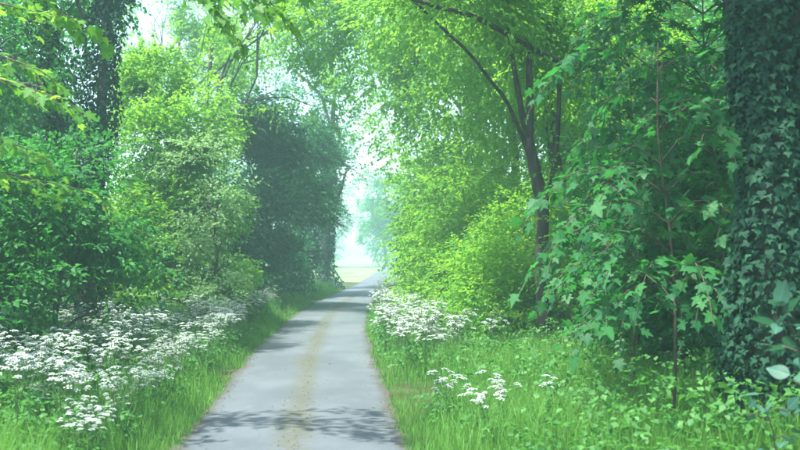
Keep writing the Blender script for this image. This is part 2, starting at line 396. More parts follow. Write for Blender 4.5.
def woody(name, label, cat, base, trunk, r0, blobs, nspray, mat, seed, leaf=.09, m=9, L=.55, tpl=T_OVATE,
          bark=None, group=None, gap=-.35, gf=1.5, inner=.5, r1=.35, ivy=None, extra=None, lump=.3, droop=.25,
          limbs=True, twigs=0, crown='crown', lo=.35, half=1.75, top=3.4, subn=3):
    """trunk: control points (world).  blobs: [(centre, radii)] of the crown."""
    rg = np.random.default_rng(seed); bark = bark or M_BARK
    base = np.array([base[0], base[1], float(ground_z(base[0], base[1]))])
    t = thing(name, label, cat, base, group)
    tp = curve(trunk, 16); tp[0, 2] = base[2] - .08
    u = np.linspace(0, 1, 16); rad = r0 * (1 - (1 - r1) * u) * (1 + .55 * np.exp(-u * 16))
    g = G(); tube(g, tp, rad, 10, lump=.05); obj('trunk', g.mesh('trunk', [bark], base), t)
    if limbs:
        for c, r in blobs:
            c = np.asarray(c, float)
            zt = tp[0, 2] + (min(c[2], tp[-1, 2]) - tp[0, 2]) * rg.uniform(.55, .85)
            i = int(np.argmin(np.abs(tp[:, 2] - zt))); a = tp[i]
            lp = limb_path(a, c + np.array(r) * .25 * rg.normal(size=3), rg)
            g = G(); lr = max(.012, min(.55 * rad[i], .035 * np.linalg.norm(c - a) + .012))
            tube(g, lp, np.linspace(lr, lr * .35, len(lp)), 6, lump=.05)
            for _ in range(subn):
                d = norm(rg.normal(size=3)); d[2] = abs(d[2]) * .7
                q = limb_path(lp[int(rg.integers(3, 8))], c + d * np.array(r) * .8, rg, n=6)
                tube(g, q, np.linspace(lr * .45, .006, 6), 4)
            obj('limb', g.mesh('limb', [bark], base), t)
    for ctrl, ra, rb in (extra or []):
        g = G(); lp = curve(ctrl, 14); tube(g, lp, np.linspace(ra, rb, 14), 7, lump=.05)
        obj('limb', g.mesh('limb', [bark], base), t)
    if nspray:
        p, o = shell_points(blobs, nspray, rg, gap, gf, inner, lump)
        pos, ax, nr, _ = sprays(p, o, L, m, rg, droop)
        k = clear(pos, lo, half, top); pos, ax, nr = pos[k], ax[k], nr[k]
        nz = Noise(seed + 5)(pos, .9)
        g = G(); put_leaves(g, pos, ax, nr, leaf * rg.uniform(.65, 1.25, len(pos)), np.clip(.5 + .2 * nz + .22 * rg.normal(size=len(pos)), 0, 1), tpl)
        obj(crown, g.mesh(crown, [mat], base), t, 'stuff')
    if ivy:
        n, z1, thick, size = ivy
        i = rg.random(n); zz = tp[0, 2] + i * (z1 - tp[0, 2])
        c = np.stack([np.interp(zz, tp[:, 2], tp[:, k]) for k in range(3)], 1); rr = np.interp(zz, tp[:, 2], rad)
        th = rg.uniform(0, 6.28, n); q = np.stack([np.cos(th), np.sin(th), 0 * th], 1)
        bul = 1 + .5 * Noise(seed + 9)(np.stack([np.cos(th) * .6, np.sin(th) * .6, zz * 1.1], 1), 1.6)
        p = c + q * (rr + thick * np.clip(bul, .15, 2) * rg.random(n) ** .5)[:, None]
        ax = np.array([0, 0, -1.]) + .5 * q + .5 * rg.normal(size=(n, 3)); nr = q + .45 * rg.normal(size=(n, 3)) + np.array([0, 0, .35])
        g = G(); put_leaves(g, p, ax, nr, size * rg.uniform(.6, 1.3, n), rg.random(n), T_IVY if base[1] < 15 else T_DIAM)
        obj('ivy', g.mesh('ivy', [M_IVY], base), t, 'stuff')
    return t

def straight(base, topz, lean=(0, 0), wob=.12, seed=0):
    r = np.random.default_rng(seed + 77); z = np.linspace(0, 1, 5)
    b = np.array([base[0], base[1], 0.]); tip = np.array([base[0] + lean[0], base[1] + lean[1], topz])
    c = b + (tip - b) * z[:, None]; c[1:-1, :2] += wob * r.normal(size=(3, 2)); return c
def at(px, Y): return float(P(px, 254, Y)[0]), float(Y)

# ---- right of the lane -------------------------------------------------------------
# forked tree
b = P(548, 372, 22)
trk = [P(548, 372, 22), P(545, 330, 22), P(541, 265, 22), P(543, 215, 22), P(536, 175, 22), P(528, 140, 22)]
ex = [([P(528, 142, 22), P(521, 108, 22), P(514, 68, 22.2), P(508, 30, 22.4), P(500, -20, 22.6)], .075, .035),
      ([P(529, 142, 22), P(530, 105, 22.1), P(529, 62, 22.4), P(534, 20, 22.8), P(545, -40, 23)], .09, .04),
      ([P(526, 146, 22), P(507, 102, 21.6), P(490, 80, 21.2), P(470, 54, 20.8), P(440, 26, 20.4), P(412, -1, 20), P(392, -24, 19.8)], .042, .022),
      ([P(560, 62, 21.8), P(525, 45, 21.2), P(496, 28, 20.8), P(470, 15, 20.4), P(440, 8, 20), P(414, -1, 19.8), P(380, -18, 19.5)], .055, .04),
      ([P(543, 215, 22), P(556, 150, 22.4), P(560, 62, 21.8)], .06, .05)]
blobs = [(P(545, 20, 23.5), (1.5, 1.6, 1.3)), (P(600, 60, 23), (1.3, 1.4, 1.2)), (P(500, -20, 22), (1.6, 1.5, 1.1)), (P(440, -50, 21), (1.5, 1.5, .8)),
         (P(565, 230, 21.6), (.7, .9, .9)), (P(470, 5, 20.5), (1.1, 1.2, .7)), (P(590, 150, 22.5), (1.0, 1.0, 1.1))]
woody('forked_tree', 'slim dark trunk forking into two leaders with a thin branch reaching over the lane', 'tree', b, trk, .15, blobs, 4600, M_FRESH, 101,
      leaf=.10, r1=.75, extra=ex, gap=-.1, limbs=False, tpl=T_DIAM)

# hazel hedge along the right verge
hedge = [(24.8, 4.8, 3.4, 'bright hazel shrub at the foot of the forked tree'),
         (28.5, 4.8, 4.6, 'rounded fresh green hazel shrub just beyond the forked tree'),
         (33.5, 4.7, 5.6, 'tall fresh green hazel shrub behind the white flower drift'),
         (40, 5.0, 7.0, 'fresh green hazel midway along the sunny hedge'),
         (48, 5.4, 8.0, 'fresh green hazel leaning to the bend of the lane'),
         (57, 6.3, 8.6, 'last hazel of the hedge beside the sunlit opening')]
for i, (y, x, h, lab) in enumerate(hedge):
    s = 1 + .05 * i
    bl = [((x, y, h * .55), (1.6 * s, 2.2 * s, h * .36)), ((x - .75 * s, y - .5, h * .34), (1.2 * s, 1.8 * s, h * .27)), ((x + 1.5, y + .6, h * .62), (1.6 * s, 2, h * .36)),
          ((x - .3, y + 1.6, h * .45), (1.3 * s, 1.8, h * .38)), ((x - .5, y - 1.3, h * .18), (1.0, 1.2, h * .17))]
    woody('hazel_shrub', lab, 'shrub', (x + .2, y), straight((x + .2, y), h * .75, (.1, .1), .1, i), .07, bl, 3400 - 120 * i, M_FRESH, 120 + i,
          leaf=.09 + .009 * i, m=9, L=.5, tpl=T_DIAM, gap=-.55, bark=M_BARKG, crown='foliage', half=1.55 + .1 * (i < 2))

# canopy trees on the right, arching over the lane
can = [(31, 7.6, 'tall fresh green maple rising behind the forked tree', [((5.6, 31, 8.2), (2.6, 3, 2.4)), ((3.4, 29, 9.0), (2.1, 2.4, 1.6)), ((8, 32, 9.5), (3, 3, 3)), ((5, 33, 11.5), (2.8, 3, 2))]),
       (41, 7.8, 'arching yellow green maple reaching furthest across the lane', [((5.4, 41, 9), (3, 3.2, 2.6)), ((2.6, 39.5, 9.6), (2.4, 2.6, 1.9)), ((.6, 38.5, 10.6), (1.6, 2.2, 1.3)), ((3.0, 42, 13), (3.2, 3, 2.4)), ((7.5, 42, 12), (3, 3, 3.4))]),
       (52, 8.2, 'yellow green maple over the bend of the lane', [((5.6, 52, 9), (3.2, 3.2, 3)), ((2.8, 51, 10.4), (2.4, 2.6, 2.2)), ((1.0, 51, 13.4), (2.4, 2.6, 1.9)), ((4.6, 53, 14.5), (3.2, 3, 2.6))]),
       (64, 9.4, 'pale green maple standing by the sunlit opening', [((7, 64, 9), (3.2, 3.2, 4)), ((4.2, 63, 12), (2.6, 2.6, 2.8)), ((2.0, 63, 16), (3, 3, 2.6)), ((6, 65, 17), (3.5, 3, 3)), ((5.4, 63, 5.4), (1.6, 2, 2))])]
for i, (y, x, lab, bl) in enumerate(can):
    woody('maple_tree', lab, 'tree', (x, y), straight((x, y), 11, (-1.2, 0), .2, 40 + i), .24, bl, (5600, 4600, 3000, 2400)[i], M_FRESH, 150 + i, leaf=.135 + .015 * i, m=9, L=.75,
          tpl=T_DIAM, gap=(-.5, -.3, .0, .1)[i], gf=1.1)

# large ivy trunk at the right
bx = P(778, 450, 10.8)
woody('ivy_clad_tree', 'massive trunk wrapped in dark ivy beside the leafy saplings', 'tree', (bx[0], bx[1]),
      [(bx[0], bx[1], 0), (bx[0] - .03, bx[1], 1.5), (bx[0] - .06, bx[1], 3.2), (bx[0] - .02, bx[1] + .1, 6), (bx[0] + .2, bx[1] + .3, 10)], .27,
      [((bx[0] + .6, bx[1] + .4, 8.6), (3.2, 3, 2)), ((bx[0] - 1.2, bx[1] + 1.6, 7.4), (2, 2, 1.4)), ((bx[0] + 2.2, bx[1], 6.6), (2.2, 2.4, 2)), ((4.4, 14.6, 8.2), (2.3, 2.6, 1.2)), ((5.2, 18.2, 8.8), (2.4, 2.6, 1.3)), ((6.5, 13.5, 7.6), (2.2, 2.6, 1.4)), ((4.2, 11.4, 8.4), (2.0, 2.2, 1.1)), ((6.2, 8.6, 8.2), (2.4, 2.2, 1.2)), ((3.2, 14.2, 9.2), (1.5, 2.4, .9))], 7000, M_MID, 170,  # outer crown blobs added above the view to shade the saplings
      leaf=.12, m=9, L=.6, tpl=T_DIAM, ivy=(14500, 8, .26, .085))

# ---- left of the lane --------------------------------------------------------------
x1, y1 = at(84, 24)
woody('ivy_clad_tree', 'straight ivy covered trunk rising above the cow parsley drift', 'tree', (x1, y1),
      [(x1, y1, 0), (x1 + .05, y1, 2), (P(100, 120, y1)[0], y1, 5), (P(106, 0, y1)[0], y1, 7.4), (P(108, -80, y1)[0], y1, 11)], .17,
      [((x1 - .8, y1 + .8, 8.6), (1.8, 2, 1.4)), ((x1 - 2.2, y1, 6.6), (1.5, 1.6, 1.3))], 1300, M_MID, 180, leaf=.11, m=9, L=.6, tpl=T_DIAM, ivy=(7500, 10, .30, .10))
x2, y2 = at(62, 26)
woody('ivy_clad_tree', 'leaning ivy covered trunk half hidden among the left understorey', 'tree', (x2, y2),
      [(x2, y2, 0), (x2 - .1, y2, 3), (P(58, 120, y2)[0], y2, 5.4), (P(44, 0, y2)[0], y2, 8), (P(36, -60, y2)[0], y2, 11)], .16,
      [((x2 - 1, y2 + .8, 9.4), (2.2, 2, 1.6)), ((x2 - 2.5, y2, 6.5), (1.8, 1.6, 1.6))], 1300, M_MID, 181, leaf=.11, m=9, L=.6, tpl=T_DIAM, ivy=(5000, 9, .28, .11))

xb, yb = at(70, 19.5)
bl = [(P(30, 190, 19), (1.0, 1.2, .8)), (P(95, 215, 20), (.9, 1.1, .8)), (P(60, 250, 19), (1.2, 1.2, .8)), (P(15, 285, 18), (1.1, 1.2, .6)), (P(110, 275, 20.5), (.9, 1.0, .8)), (P(-40, 230, 18.5), (1.2, 1.2, 1.2)), (P(75, 165, 20.5), (.8, 1, .5)), (P(85, 310, 19.5), (1.0, .9, .45))]
woody('field_maple', 'layered green field maple screening the foot of the ivy covered trunks', 'tree', (xb, yb), straight((xb, yb), 4.0, (.1, 0), .1, 15), .06, bl, 2600, M_MID, 185, leaf=.10, m=9, L=.5, gap=-.2, bark=M_BARKG)
xb, yb = -5.2, 41.0
bl = [(P(262, 55, 41), (1.7, 2, 1.3)), (P(305, 95, 40), (1.2, 1.8, .9)), (P(225, 80, 42), (1.4, 1.8, 1.3)), (P(318, 35, 39), (1.3, 2, 1.0)), (P(235, 10, 42), (1.8, 2, 1.2)), (P(290, -20, 40), (2.0, 2, 1.2)), (P(340, -25, 38), (1.5, 2, .8))]
woody('field_maple', 'arching light green maple leaning over the lane above the dark hollies', 'tree', (xb, yb), straight((xb, yb), 10, (1.2, -.4), .15, 16), .16, bl, 2600, M_FRESH, 186, leaf=.13, m=9, L=.8, tpl=T_DIAM, gap=.15)
xb, yb = -8.5, 60.0
bl = [((-8.2, 60, 13), (2.2, 2.4, 1.6)), ((-6.0, 59, 11.5), (1.6, 2, 1.4)), ((-10.2, 60, 11.2), (2, 2, 1.6)), ((-6.6, 60, 15.4), (2.2, 2, 1.3)), ((-9.6, 60, 15.8), (2, 2, 1.4)), ((-4.6, 60, 13.4), (1.6, 2, 1.3))]
woody('maple_tree', 'airy light green maple behind the young maple with sky between its branches', 'tree', (xb, yb), straight((xb, yb), 14, (.6, 0), .2, 17), .2, bl, 3000, M_FRESH, 187, leaf=.16, m=9, L=.9, tpl=T_DIAM, gap=0.0)
# bright young maple and hawthorn whose leaf colour is paled to look sunlit
xb, yb = at(172, 33)
bl = [(P(165, 150, 33), (1.5, 1.7, 1.6)), (P(185, 215, 32.5), (1.5, 1.6, 1.3)), (P(150, 90, 34), (1.1, 1.5, 1.3)), (P(205, 130, 33.5), (.9, 1.4, 1.2)), (P(140, 240, 31), (1.3, 1.5, 1.2)), (P(195, 275, 31.5), (1.3, 1.5, .8))]
woody('young_maple', 'glowing yellow green young maple behind the cow parsley', 'tree', (xb, yb), straight((xb, yb), 6, (.1, 0), .12, 5), .09, bl, 6400, M_FRESH, 190, leaf=.11, m=9, L=.5, gap=-.45, tpl=T_DIAM)
xb, yb = at(214, 30)
bl = [(P(207, 200, 30), (.55, 1.0, .7)), (P(228, 232, 29.2), (.55, .7, .35)), (P(198, 160, 31), (.6, .9, .5)), (P(205, 270, 29.5), (.8, 1.0, .5)), (P(190, 235, 30), (.6, .8, .5)), (P(222, 185, 30), (.45, .6, .3)), (P(218, 292, 29), (.7, .8, .35)), (P(232, 262, 29), (.5, .6, .35))]
woody('sunlit_pale_hawthorn', 'hawthorn with leaves coloured sunlit pale arching from the left toward the lane', 'shrub', (xb, yb), straight((xb, yb), 4, (.15, 0), .1, 6), .06, bl, 1350, M_PALE_SUNLIT, 191, leaf=.095, m=10, L=.75, gap=.25, crown='foliage', tpl=T_DIAM)

# dark hollies and the ivy trunk at the bend
xb, yb = at(262, 46)
bl = [(P(262, 150, 46), (1.6, 2, 1.8)), (P(275, 205, 46.5), (1.7, 2, 1.6)), (P(255, 245, 45), (1.5, 1.8, 1.5)), (P(288, 255, 49), (1.4, 2, 1.4)), (P(252, 115, 47), (1.1, 1.4, 1.2)), (P(240, 140, 45), (1.0, 1.3, 1.3)), (P(243, 200, 44), (1.1, 1.3, 1.2)), (P(240, 262, 43), (1.1, 1.3, 1.1))]
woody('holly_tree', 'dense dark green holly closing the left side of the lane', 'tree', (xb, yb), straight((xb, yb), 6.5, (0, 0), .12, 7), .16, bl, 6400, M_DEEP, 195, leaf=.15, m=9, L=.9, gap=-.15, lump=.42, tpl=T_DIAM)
xb, yb = at(303, 57)
bl = [(P(300, 150, 57), (1.5, 2, 2.0)), (P(303, 210, 57), (1.4, 2, 1.8)), (P(298, 255, 55), (1.3, 1.6, 1.4)), (P(318, 165, 61), (1.2, 2, 1.8))]
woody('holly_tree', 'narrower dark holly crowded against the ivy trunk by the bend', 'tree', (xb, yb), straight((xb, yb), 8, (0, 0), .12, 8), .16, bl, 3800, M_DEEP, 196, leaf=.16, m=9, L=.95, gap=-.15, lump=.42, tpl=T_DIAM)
xb, yb = P(325, 285, 69)[0], 69
woody('ivy_clad_tree', 'thick dark ivy trunk where the lane meets the sunlit opening', 'tree', (xb, yb),
      [(xb, yb, 0), (xb + .05, yb, 3), (P(330, 170, yb)[0], yb, 7), (P(334, 100, yb)[0], yb, 12)], .38,
      [(P(335, 150, 69), (1.4, 2, 1.4)), (P(300, 60, 70), (2.6, 2.6, 2.2)), (P(340, 110, 70), (1.8, 2, 1.6)), (P(352, 170, 67), (.7, 1.4, .7))], 1500, M_MID, 197, leaf=.14, m=8, L=.6, tpl=T_DIAM, ivy=(4500, 9, .40, .17), gap=-.2)

# understorey shrubs on the left
und = [(16.5, -6.4, 3.2, M_MID, 'spreading green elder shrub left of the ivy covered trunks'), (20, -8.2, 5.2, M_MID, 'tall shadowed elder behind the spreading shrub'),
       (25, -7.4, 3.6, M_MID, 'rounded elder shrub between the two ivy covered trunks'), (29, -6.0, 3.0, M_FRESH, 'low bright elder shrub under the young maple'),
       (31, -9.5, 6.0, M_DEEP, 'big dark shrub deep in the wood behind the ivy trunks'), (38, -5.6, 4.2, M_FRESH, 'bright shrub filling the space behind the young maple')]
for i, (y, x, h, mt, lab) in enumerate(und):
    bl = [((x, y, h * .55), (1.6, 1.8, h * .36)), ((x + .8, y - .4, h * .4), (1.2, 1.4, h * .3)), ((x - 1.2, y + .3, h * .6), (1.6, 1.6, h * .34)), ((x + .2, y - .6, h * .22), (1.3, 1.2, h * .2))]
    woody('elder_shrub', lab, 'shrub', (x, y), straight((x, y), h * .7, (.1, 0), .1, 60 + i), .06, bl, 2900, mt, 200 + i, leaf=.12, m=9, L=.55, gap=-.45, crown='foliage', bark=M_BARKG, tpl=T_DIAM)

# shadowed understorey on the right, behind the saplings
und = [(14.5, 8.2, 4.4, M_MID, 'shadowed elder behind the ivy clad trunk'), (18, 7.4, 4.6, M_MID, 'leafy elder filling the space behind the saplings'),
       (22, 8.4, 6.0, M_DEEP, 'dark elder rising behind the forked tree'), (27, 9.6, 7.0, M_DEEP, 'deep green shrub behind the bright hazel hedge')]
for i, (y, x, h, mt, lab) in enumerate(und):
    bl = [((x, y, h * .55), (1.8, 1.8, h * .36)), ((x - .9, y - .4, h * .4), (1.3, 1.4, h * .3)), ((x + 1.2, y + .3, h * .6), (1.8, 1.6, h * .34)), ((x - .2, y - .6, h * .22), (1.5, 1.2, h * .2)), ((x - .3, y, h * .85), (1.6, 1.5, h * .22))]
    woody('elder_shrub', lab, 'shrub', (x, y), straight((x, y), h * .7, (.1, 0), .1, 80 + i), .06, bl, 2800, mt, 220 + i, leaf=.125, m=9, L=.55, gap=-.5, crown='foliage', bark=M_BARKG, tpl=T_DIAM)

# woodland trees further back (copies of two builds)
bk = woody('woodland_tree', 'tall leafy tree in the wood', 'tree', (-13, 24), straight((-13, 24), 10, (.3, 0), .25, 90), .2,
           [((-13, 24, 9.5), (3, 3, 2.4)), ((-11.5, 23, 6.8), (2.4, 2.4, 2.2)), ((-14.6, 24.6, 6.6), (2.4, 2.4, 2.4)), ((-13, 25, 3.6), (2.6, 2.4, 2.4))], 5200, M_MID, 240, leaf=.18, m=8, L=.7, tpl=T_DIAM, gap=-.4)
bk['label'] = 'tall leafy tree at the back of the left wood'; bk['group'] = 'trees at the back of the left wood'
for (x, y, s) in ((-11.5, 38, .95), (-12.5, 50, .8), (-16, 32, 1.2), (-12, 15, 1.0)):
    dup(bk, (x, y, float(ground_z(x, y))), y * 1.7, s)
for (x, y, s) in ((12.5, 16, 1.1), (13, 25, 1.2), (13.5, 35, 1.15), (12.5, 46, 1.1), (13.5, 57, 1.1)):
    dup(bk, (x, y, float(ground_z(x, y))), y * 2.3, s, 'tall leafy tree at the back of the right wood', 'trees at the back of the right wood')
for k, (x, y, s) in enumerate(((-14, 150, 1.3), (-2, 168, 1.25), (9, 176, 1.3), (20, 170, 1.3), (33, 160, 1.35))):
    z = float(ground_z(x, y)) + .0002 * (y - 100) ** 1.6 * .6
    dup(bk, (x, y, z), k * 1.3, s, 'distant pale tree beyond the sunlit meadow', 'trees beyond the meadow')

# ---- saplings with large single leaves --------------------------------------------
def fine(tpl, sub=3, fold=.10, tooth=.035, curl=.16):
    """denser blade: outline resampled with small teeth, an inner ring, a folded midrib and a drooping tip"""
    o = tpl[0][:-1]; n = len(o); c = tpl[0][-1]; pts = []
    for i in range(n):
        a, b_ = o[i], o[(i + 1) % n]
        for k in range(sub): pts.append(a + (b_ - a) * k / sub + (np.array([a[0] + b_[0], a[1] + b_[1] - .7, 0]) * tooth * (1 if k % 2 else 0)))
    ring = np.array(pts); inner = c + (ring - c) * .5; v = np.concatenate([ring, inner, [c]]); m = len(ring)
    v[:, 2] = fold * np.abs(v[:, 0]) - curl * np.clip(v[:, 1] - .3, 0, 2) ** 2 - .22 * np.abs(v[:, 0]) ** 2
    t = []
    for i in range(m):
        j = (i + 1) % m; t += [[i, j, m + j], [i, m + j, m + i], [m + i, m + j, 2 * m]]
    return v, np.array(t)
def leaf_mesh(name, tpl, mats):
    g = G(); v, t = tpl; g.add(v, t); st = np.array([[-.008, 0, 0], [.008, 0, 0], [.006, -.28, .05], [-.006, -.28, .05]])
    g.add(st, [[0, 1, 2], [0, 2, 3]]); return g.mesh(name, mats)
LM_BIG = leaf_mesh('broad_leaf', fine(T_LOBED, 2), [M_BIG1]); LM_BLUE = leaf_mesh('bluish_leaf', fine((np.array([[0, 0, 0], [.17, .08, 0], [.29, .25, 0], [.31, .42, 0], [.25, .62, 0], [.13, .82, 0], [0, 1.02, 0], [-.13, .82, 0], [-.25, .62, 0], [-.31, .42, 0], [-.29, .25, 0], [-.17, .08, 0], [0, .45, 0]]), None), 2, tooth=.02), [M_BLUE1])
LM_FRESH1 = leaf_mesh('fresh_leaf', fine(T_LOBED, 2), [leaf_mat('leaf_fresh_single', (.05, .17, .025), (.10, .27, .035), (.20, .52, .05), .5, single=True)])
def single_leaves(t, base, pos, ax, nr, size, me):
    X, Y, Z = frames(ax, nr)
    for i in range(len(pos)):
        o = bpy.data.objects.new('leaf', me); COL.objects.link(o); o.parent = t
        s = size[i]; q = pos[i] - base
        o.matrix_basis = Matrix(((X[i][0] * s, Y[i][0] * s, Z[i][0] * s, q[0]), (X[i][1] * s, Y[i][1] * s, Z[i][1] * s, q[1]),
                                 (X[i][2] * s, Y[i][2] * s, Z[i][2] * s, q[2]), (0, 0, 0, 1)))
def branch_leaves(t, base, paths, rg, leaf, me, bulk_mat, nsingle, twig=.45, per=5, droop=.45, every=.16, tpl=T_LOBED, stub=.006):
    """leafy side twigs all along the given branch paths; the largest in view are single leaves"""
    g = G(); s0, so = [], []
    for pth, ra, rb in paths:
        tube(g, pth, np.linspace(ra, rb, len(pth)), 5, lump=.04)
        L = np.linalg.norm(np.diff(pth, axis=0), axis=1).sum(); k = max(3, int(L / every))
        tan = norm(np.gradient(pth, axis=0))
        for j in range(k):
            u = (.18 + .82 * (j + .5) / k) * (len(pth) - 1); i = int(min(u, len(pth) - 2)); f = u - i
            p = pth[i] * (1 - f) + pth[i + 1] * f; sd = norm(np.cross(tan[i], [0, 0, 1.])) * (1 if j % 2 else -1)
            s0.append(p); so.append(norm(tan[i] * .8 + sd * .8 + .3 * rg.normal(size=3) * np.array([1, 1, .4])))
        s0.append(pth[-1]); so.append(tan[-1])
    s0, so = np.array(s0), np.array(so)
    pos, ax, nr, Ls = sprays(s0, so, twig, per, rg, droop, .6)
    for a, o, l in zip(s0, so, Ls[:, 0]):
        q = np.array([a, a + o * l * .55 - [0, 0, droop * l * .3], a + o * l - [0, 0, droop * l]]); tube(g, q, [stub, stub * .8, stub * .5], 3, cap=False)
    obj('branches', g.mesh('branches', [M_TWIG], base), t)
    k = clear(pos, .25, 1.6, 3.3); pos, ax, nr = pos[k], ax[k], nr[k]
    size = leaf * rg.uniform(.6, 1.2, len(pos))
    order = np.argsort(-size / np.linalg.norm(pos - CAM, axis=1))
    a, bq = order[:nsingle], order[nsingle:]
    single_leaves(t, base, pos[a], ax[a], nr[a], size[a], me)
    if len(bq):
        g = G(); put_leaves(g, pos[bq], ax[bq], nr[bq], size[bq], rg.random(len(bq)), tpl)
        obj('foliage', g.mesh('foliage', [bulk_mat], base), t, 'stuff')
def sapling(label, x, y, h, nb, reach, seed, toward=(-.6, -.5), leaf=.14, nsingle=230, stem_r=.022, z0=.35):
    rg = np.random.default_rng(seed); base = np.array([x, y, float(ground_z(x, y))])
    t = thing('sycamore_sapling', label, 'sapling', base, 'saplings beside the ivy clad trunk')
    sp = straight((x, y), h, (.25 * rg.normal(), .2), .08, seed); sp = curve(sp, 14); sp[:, 2] += base[2] * (1 - np.linspace(0, 1, 14)) - .05
    g = G(); tube(g, sp, np.linspace(stem_r, .008, 14), 7, lump=.05); obj('stem', g.mesh('stem', [M_TWIG], base), t)
    paths = []
    for j in range(nb):
        u = z0 + (1 - z0) * (j + .5) / nb; i = min(int(u * 13), 12); a = sp[i]
        th = rg.uniform(0, 6.28); d = np.array([math.cos(th), math.sin(th), 0]) + np.array([*toward, 0]) * .9; d = d / np.linalg.norm(d)
        L = reach * rg.uniform(.6, 1.15) * (1.1 - .45 * u)
        paths.append((curve([a, a + d * L * .35 + [0, 0, .22 * L], a + d * L * .75 + [0, 0, .2 * L], a + d * L + [0, 0, .02 * L]], 9), .010, .004))
    branch_leaves(t, base, paths, rg, leaf, LM_BIG, M_BIG, nsingle)
sap = [('lanky sycamore sapling with the thickest stem, next to the ivy clad trunk', 4.15, 11.8, 4.6, 22, 1.5), ('sycamore sapling with long low sprays over the grass', 4.45, 14.6, 3.4, 18, 1.25),
       ('tall sycamore sapling whose top mingles with the forked tree', 5.3, 17.4, 6.2, 28, 1.5), ('bushy sycamore sapling between forked tree and ivy clad trunk', 5.6, 14.2, 6.4, 28, 1.5),
       ('sycamore sapling set back behind the others', 6.2, 18.6, 6.6, 28, 1.9)]
for i, (lab, x, y, h, nb, rc) in enumerate(sap):
    sapling(lab, x, y, h, nb, rc, 300 + i, nsingle=260 if i < 3 else 160)

# bluish foreground shoots at the right edge
def shoot(label, pts, seed, n, leaf, me, mat, name='elder_shoot', cat='shoot', nsingle=60, r=.010, twig=.22, per=3, every=.12, group=None, droop=.4):
    rg = np.random.default_rng(seed); c = np.array(pts); base = c[0].copy(); base[2] = float(ground_z(c[0, 0], c[0, 1])); c[0, 2] = base[2] - .03
    t = thing(name, label, cat, base, group)
    branch_leaves(t, base, [(curve(c, 12), r, .004)], rg, leaf, me, mat, nsingle, twig=twig, per=per, every=every, droop=droop, tpl=T_OVATE)
q = P(812, 450, 8.0)
shoot('bluish broad leaved elder shoot in front of the ivy clad trunk', [(q[0] + .1, q[1], 0), (q[0] + .03, q[1], .6), P(806, 400, 8), P(798, 350, 7.9), P(788, 318, 7.8)], 330, 1, .17, LM_BLUE, M_MID, every=.20)
q = P(770, 450, 9.0)
shoot('low bluish elder shoot at the foot of the ivy clad trunk', [(q[0] + .15, q[1], 0), (q[0] + .08, q[1], .35), P(772, 428, 8.9), P(762, 405, 8.7)], 331, 1, .14, LM_BLUE, M_MID, every=.18)

# hanging branch ends over the lane (grow from trees whose trunks stand beside the lane)
def overhang(label, root, tips, seed, leaf, me, mat, nsingle, trunk_r=.14, twig=.4, per=5, every=.17, name='sycamore_tree', hz=9):
    rg = np.random.default_rng(seed); base = np.array([root[0], root[1], float(ground_z(root[0], root[1]))])
    t = thing(name, label, 'tree', base)
    tp = curve(straight(root, hz, (.2, .1), .12, seed), 14); tp[0, 2] = base[2] - .05
    g = G(); tube(g, tp, np.linspace(trunk_r, trunk_r * .5, 14), 9, lump=.05); obj('trunk', g.mesh('trunk', [M_BARK], base), t)
    paths = []
    for a, b_ in tips:
        a = np.array(a); b_ = np.array(b_); k = int(np.argmin(np.abs(tp[:, 2] - a[2] * 1.0)))
        m_ = (tp[k] + a) / 2 + [0, 0, .35]
        paths.append((curve([tp[k], m_, a, b_], 14), .03, .005))
    branch_leaves(t, base, paths, rg, leaf, me, mat, nsingle, twig=twig, per=per, every=every)
overhang('sycamore whose leafy branch ends hang over the lane from the left', (-4.4, 13.5),
         [(P(170, -40, 12.5), P(215, 6, 12.2)), (P(190, -60, 12), P(255, 0, 11.8)), (P(215, -50, 13), P(285, 20, 13)), (P(190, -30, 14), P(235, 35, 14)), (P(230, -60, 12.5), P(300, -4, 12.8))], 340, .13, LM_FRESH1, M_FRESH, 230, hz=8)
overhang('sycamore with broad layered sprays left of the ivy covered trunks', (-6.2, 13.2),
         [(P(-40, 40, 13), P(40, 70, 12.6)), (P(-30, 70, 12.4), P(60, 98, 12.2)), (P(-50, 120, 13), P(30, 150, 12.8)), (P(-20, 0, 13), P(62, 15, 13)), (P(-10, 170, 14), P(85, 190, 14)), (P(10, -20, 13.5), P(90, 30, 13.4))], 341, .13, LM_FRESH1, M_FRESH, 260, hz=8)

